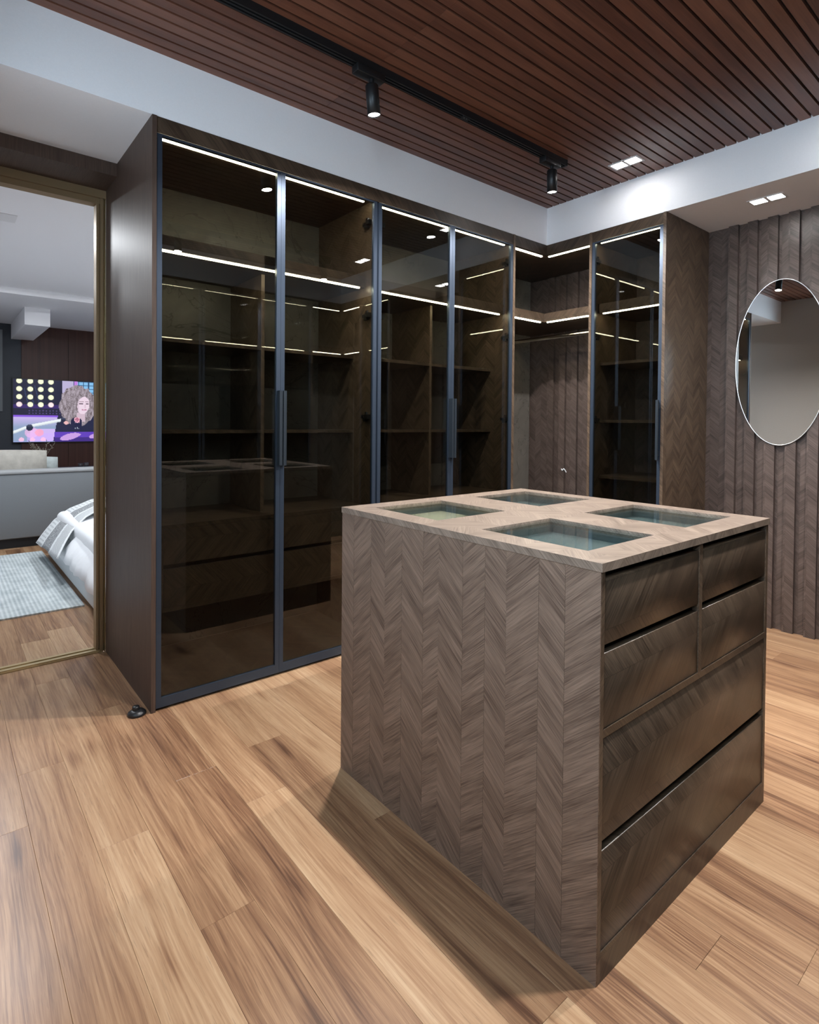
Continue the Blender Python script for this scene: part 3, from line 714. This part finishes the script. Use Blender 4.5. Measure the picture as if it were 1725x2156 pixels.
# low table behind the sofa with plant and cups
tb = thing('side_table', 'dark low console table under the television', 'table', (1.1, 7.65, 0))
B(0.55, 2.4, 7.45, 7.85, 0.60, 0.64).build('table_top', 'dark_void', tb)
for (x, y) in ((0.58, 7.48), (2.37, 7.48), (0.58, 7.82), (2.37, 7.82)): B(x - .02, x + .02, y - .02, y + .02, 0, 0.60).build('leg', 'dark_void', tb)
pt = thing('dried_plant', 'dried grey brown foliage in a vase behind the sofa', 'plant', (0.93, 7.62, 0.64))
MB().lathe((0.93, 7.62, 0.64), [(0.0, 0.0), (0.045, 0.0), (0.06, 0.05), (0.045, 0.10), (0.03, 0.12), (0.034, 0.13)]).build('vase', 'ceramic', pt)
for q in range(13):
    ang = R.uniform(0, 2 * math.pi); sp = R.uniform(0.04, 0.19) * (1 if q % 2 else 0.7); tip = Vector((0.93 + sp * math.cos(ang), 7.62 + 0.6 * sp * math.sin(ang), 0.77 + R.uniform(0.04, 0.19)))
    base = Vector((0.93, 7.62, 0.755)); mb = MB().tube(base, tip, 0.003, 0.0015, 6)
    for k_ in range(9):
        p = base.lerp(tip, 0.3 + 0.7 * k_ / 8); d = Vector((R.uniform(-1, 1), R.uniform(-1, 1), R.uniform(0.1, 1.0))).normalized() * R.uniform(0.02, 0.045)
        s_ = d.orthogonal().normalized() * 0.006
        mb.add([p, p + d * 0.5 + s_, p + d, p + d * 0.5 - s_], [(0, 1, 2, 3)])
    mb.build('twig', 'dried_plant', pt)
for i, (x, lb) in enumerate(((1.293, 'clear drinking glass, the left of two behind the sofa'), (1.352, 'clear drinking glass, the right of two behind the sofa'))):
    g = MB().lathe((x, 7.6, 0.64), [(0.0, 0.0), (0.022, 0.0), (0.028, 0.054 + 0.006 * i), (0.026, 0.054 + 0.006 * i), (0.020, 0.006), (0.0, 0.006)], 20).build('drinking_glass', 'cup_glass')
    tag(g, lb, 'glass')

# television
tv = thing('television', 'wall mounted television showing a studio interview in purple light', 'television', (1.43, BY1 - 0.05, 0.9))
TX0, TX1, TZ0, TZ1 = 0.727, 2.13, 0.916, 1.706; TYs = BY1 - 0.052
B(TX0 - 0.008, TX1 + 0.008, BY1 - 0.050, BY1 - 0.020, TZ0 - 0.010, TZ1 + 0.008).build('housing', 'black_plastic', tv)
NU, NV = 176, 100
me = bpy.data.meshes.new('screen')
vs = [(TX0 + (TX1 - TX0) * i / NU, TYs, TZ1 - (TZ1 - TZ0) * j / NV) for j in range(NV + 1) for i in range(NU + 1)]
cc = Vector(((TX0 + TX1) / 2, TYs, (TZ0 + TZ1) / 2))
me.from_pydata([Vector(v) - cc for v in vs], [], [(j * (NU + 1) + i, (j + 1) * (NU + 1) + i, (j + 1) * (NU + 1) + i + 1, j * (NU + 1) + i + 1) for j in range(NV) for i in range(NU)])
me.materials.append(MAT['screen_picture'])
ca = me.color_attributes.new('picture', 'FLOAT_COLOR', 'CORNER')
from mathutils import noise as MN
def lerp(a, b, f): return tuple(x + (y - x) * f for x, y in zip(a, b))
def pic(X, Y):
    """picture of a studio: bulb wall at left, curly-haired guest, microphones; X,Y in picture units"""
    c = (0.006, 0.006, 0.03)
    if X < 1000:
        if 380 < X < 640 and 400 < Y < 720 and abs((X - Y * 0.25) % 90 - 45) > 38: c = (0.02, 0.04, 0.11)
        if 720 < Y < 790: c = (0.03, 0.012, 0.12)
        if 790 <= Y < 900 and ((X % 55 - 27) ** 2 + ((Y - 800) % 48 - 24) ** 2) < 150 and X > 430: c = (0.07, 0.05, 0.16)
        if 895 < Y < 935: c = (0.20, 0.08, 0.62)
        if Y >= 935: c = lerp((0.50, 0.40, 0.72), (0.24, 0.32, 0.48), min(1, (Y - 935) / 160))
        if Y > 1130 and X > 480: c = lerp(c, (0.62, 0.44, 0.85), 0.8)
        if Y > 1200 and X > 430: c = lerp(c, (0.55, 0.38, 0.86), 0.6)
    else:
        c = (0.42, 0.38, 0.58)
        if X > 1190: c = (0.20, 0.45, 0.72) if ((X % 85) > 14 and (Y % 62) > 12) else (0.02, 0.06, 0.14)
        if 1200 < X < 1265 and Y < 385: c = (0.45, 0.18, 0.62)
    for bx in (310, 483, 650, 815):
        for by in (340, 470, 600, 725):
            d = ((X - bx) / 44) ** 2 + ((Y - by) / 40) ** 2
            if d < 1.25: c = lerp((0.92, 0.98, 0.62) if by < 700 or 400 < bx < 700 else (0.95, 0.72, 0.72), c, max(0, (d - 0.8) / 0.45))
    # jacket, hair, face
    if Y > 900 and X > 930 - (Y - 900) * 0.18 and X < 1600: c = (0.010, 0.012, 0.045)
    h = ((X - 1265) / 315) ** 2 + ((Y - 730) / 345) ** 2
    wob = MN.noise(Vector((X * 0.012, Y * 0.012, 0))) * 0.22
    if h + wob < 1.0 and Y < 1120:
        s = MN.noise(Vector((X * 0.03, Y * 0.011, 3.1))) * 0.5 + MN.noise(Vector((X * 0.07, Y * 0.05, 9.0))) * 0.5
        c = lerp((0.09, 0.065, 0.07), (0.46, 0.40, 0.46), min(1, max(0, 0.45 + s)))
    if 1240 < X < 1420 and 850 < Y < 1000 and abs(X - 1325) < 70: c = (0.55, 0.42, 0.50)
    fc = ((X - 1362) / 105 + (Y - 720) / 900) ** 2 + ((Y - 720) / 150) ** 2
    if fc < 1.0:
        c = lerp((0.72, 0.58, 0.68), (0.36, 0.27, 0.36), min(1, max(0, (1300 - X) / 90)))
        if abs(Y - 690) < 9 and (abs(X - 1325) < 34 or abs(X - 1428) < 26): c = (0.14, 0.09, 0.13)
        if abs(Y - 655) < 6 and (abs(X - 1325) < 42 or abs(X - 1428) < 30): c = (0.24, 0.16, 0.2)
        if abs(Y - 802 + abs(X - 1370) * 0.12) < 9 and abs(X - 1370) < 42: c = (0.45, 0.18, 0.30)
        if abs(X - 1392) < 8 and 700 < Y < 765: c = (0.60, 0.46, 0.55)
    # boom arm with joints
    if 215 < X < 1000:
        yl = 1185 - (X - 220) * 0.40 if X < 470 else 1085 - (X - 470) * 0.205
        if abs(Y - yl) < 26: c = lerp((0.80, 0.84, 0.86), (0.45, 0.52, 0.56), abs(Y - yl + 8) / 34)
    if ((X - 505) / 110) ** 2 + ((Y - 1190) / 85) ** 2 < 1 : c = lerp(c, (0.85, 0.45, 0.75), 0.55)
    if ((X - 625) / 70) ** 2 + ((Y - 1190) / 60) ** 2 < 1: c = lerp(c, (0.95, 0.30, 0.36), 0.6)
    for (bx, by, r_) in ((470, 1105, 55), (1018, 978, 42)):
        if (X - bx) ** 2 + (Y - by) ** 2 < r_ * r_: c = lerp((0.008, 0.012, 0.04), (0.10, 0.12, 0.2), max(0, (by - Y) / r_) * 0.6)
    if ((X - 1068) / 40) ** 2 + ((Y - 1025) / 30) ** 2 < 1: c = (0.72, 0.42, 0.42)
    # large microphone with a round pink emblem and a pale mark below
    if 1145 < X < 1335 and 930 < Y < 1170 and not (Y < 1000 and ((X - 1240) / 95) ** 2 + ((Y - 1000) / 72) ** 2 > 1):
        c = (0.008, 0.010, 0.045)
        d = math.hypot(X - 1253, Y - 970)
        if d < 50: c = (0.78, 0.40, 0.50)
        if d < 36 and (abs(X - 1253) < 6 or abs(Y - 970) < 6 or abs(d - 26) < 5): c = (0.30, 0.08, 0.16)
        if abs(Y - 1020) < 7 and abs(X - 1256) < 48 and int(X / 12) % 2: c = (0.55, 0.35, 0.5)
        if 1095 < Y < 1125 and abs(X - 1245) < (Y - 1088) * 1.1 and int(X / 14) % 2: c = (0.5, 0.55, 0.62)
    # desk band and hands
    if Y > 1180 and X > 870: c = (0.10, 0.04, 0.42) if Y < 1270 else (0.045, 0.02, 0.20)
    for (bx, by, rx, ry_) in ((1130, 1260, 165, 55), (1230, 1245, 90, 26), (1560, 1250, 95, 40)):
        if ((X - bx) / rx) ** 2 + ((Y - by + (X - bx) * 0.22) / ry_) ** 2 < 1: c = (0.50, 0.30, 0.66)
    for bx in (345, 515, 690):
        if ((X - bx) / 42) ** 2 + ((Y - 1305) / 38) ** 2 < 1: c = lerp(c, (0.90, 0.50, 0.70), 0.8)
    if X < 870 and Y > 1335: c = (0.25, 0.30, 0.6)
    return c
cols = []
for j in range(NV):
    for i in range(NU):
        X = 218 + (i + 0.5) / NU / 0.652 * (1580 - 218); Y = 310 + (j + 0.5) / NV * (1345 - 310)
        c = pic(X, Y) + (1.0,)
        cols += c * 4
ca.data.foreach_set('color', cols)
sco = bpy.data.objects.new('screen', me); C.objects.link(sco); sco.parent = tv; sco.location = cc - Vector(tv.location)

# bed: low upholstered base, white duvet, printed throw
bd = thing('bed', 'low upholstered bed with a white duvet beyond the doorway', 'bed', (1.5, 4.9, 0))
bevel(B(0.742, 2.5, 3.60, 5.86, 0.02, 0.20).build('bed_base', 'bed_fabric', bd), 0.02, 3)
bevel(B(0.80, 2.45, 3.62, 5.82, 0.20, 0.40).build('mattress', 'duvet_cotton', bd), 0.05, 4)
def drape(prof, ya, yb, ny, hem, wr_, seed, th=0.012):
    """prof: (x,z) polyline from the bed centre over the edge down to the hem; hem(y) shifts the end of it"""
    ns = 26; rows = []; uvs = []
    L = [0.0]
    for p, q in zip(prof, prof[1:]): L.append(L[-1] + math.hypot(q[0] - p[0], q[1] - p[1]))
    for j in range(ny + 1):
        v_ = j / ny; yv = ya + (yb - ya) * v_; row = []; ur = []
        for i in range(ns + 1):
            s_ = i / ns; d = s_ * L[-1]; k_ = max(q for q in range(len(L)) if L[q] <= d + 1e-9); k_ = min(k_, len(prof) - 2)
            f_ = (d - L[k_]) / (L[k_ + 1] - L[k_]); x = prof[k_][0] + (prof[k_ + 1][0] - prof[k_][0]) * f_; z = prof[k_][1] + (prof[k_ + 1][1] - prof[k_][1]) * f_
            dx, dz, dy = hem(v_); e = max(0, s_ - 0.35) / 0.65
            nz = MN.noise(Vector((s_ * 3.2, yv * 5.0, seed))) * wr_ + MN.noise(Vector((s_ * 7, yv * 12.0, seed + 5))) * wr_ * 0.4
            row.append((x + dx * e + nz * e, yv + dy * e, z + dz * e + nz * (1 - 0.6 * e))); ur.append((s_ * L[-1], v_))
        rows.append(row); uvs.append(ur)
    mb = MB(); mb.grid(rows, True, 0, uvs)
    return mb
PD = [(2.2, 0.47), (1.35, 0.475), (1.10, 0.455), (0.92, 0.395), (0.80, 0.31), (0.735, 0.235), (0.712, 0.175)]
mb = drape(PD, 3.62, 4.88, 44, lambda v_: (-0.01, -0.035 + 0.05 * v_, 0.0), 0.030, 1.7)
o = mb.build('duvet', 'duvet_cotton', bd); md = o.modifiers.new('s', 'SOLIDIFY'); md.thickness = 0.03; md.offset = 1.0
mb = drape([(x_ + 0.015, z_ - 0.03) for x_, z_ in PD], 4.84, 5.90, 30, lambda v_: (-0.005, 0.0, 0.0), 0.008, 1.7)
o = mb.build('blanket_layer', 'duvet_cotton', bd); md = o.modifiers.new('s', 'SOLIDIFY'); md.thickness = 0.03; md.offset = 1.0
mb = drape([(x_ - 0.020, z_ + 0.022) for x_, z_ in PD[1:-1]] + [(0.684, 0.215), (0.650, 0.165)], 5.30, 5.86, 40, lambda v_: (0.0, 0.05 - 0.075 * v_, -0.60 + 0.56 * v_), 0.008, 1.7)
o = mb.build('throw_blanket', 'throw_print'); md = o.modifiers.new('s', 'SOLIDIFY'); md.thickness = 0.010; md.offset = 1.0
tag(o, 'black and white patterned throw over the foot of the bed', 'blanket')

for k in ('screen_picture', 'spot_lens'): MAT[k].cycles.emission_sampling = 'NONE'
for o in bpy.data.objects:
    if '_loc' in o: del o['_loc']
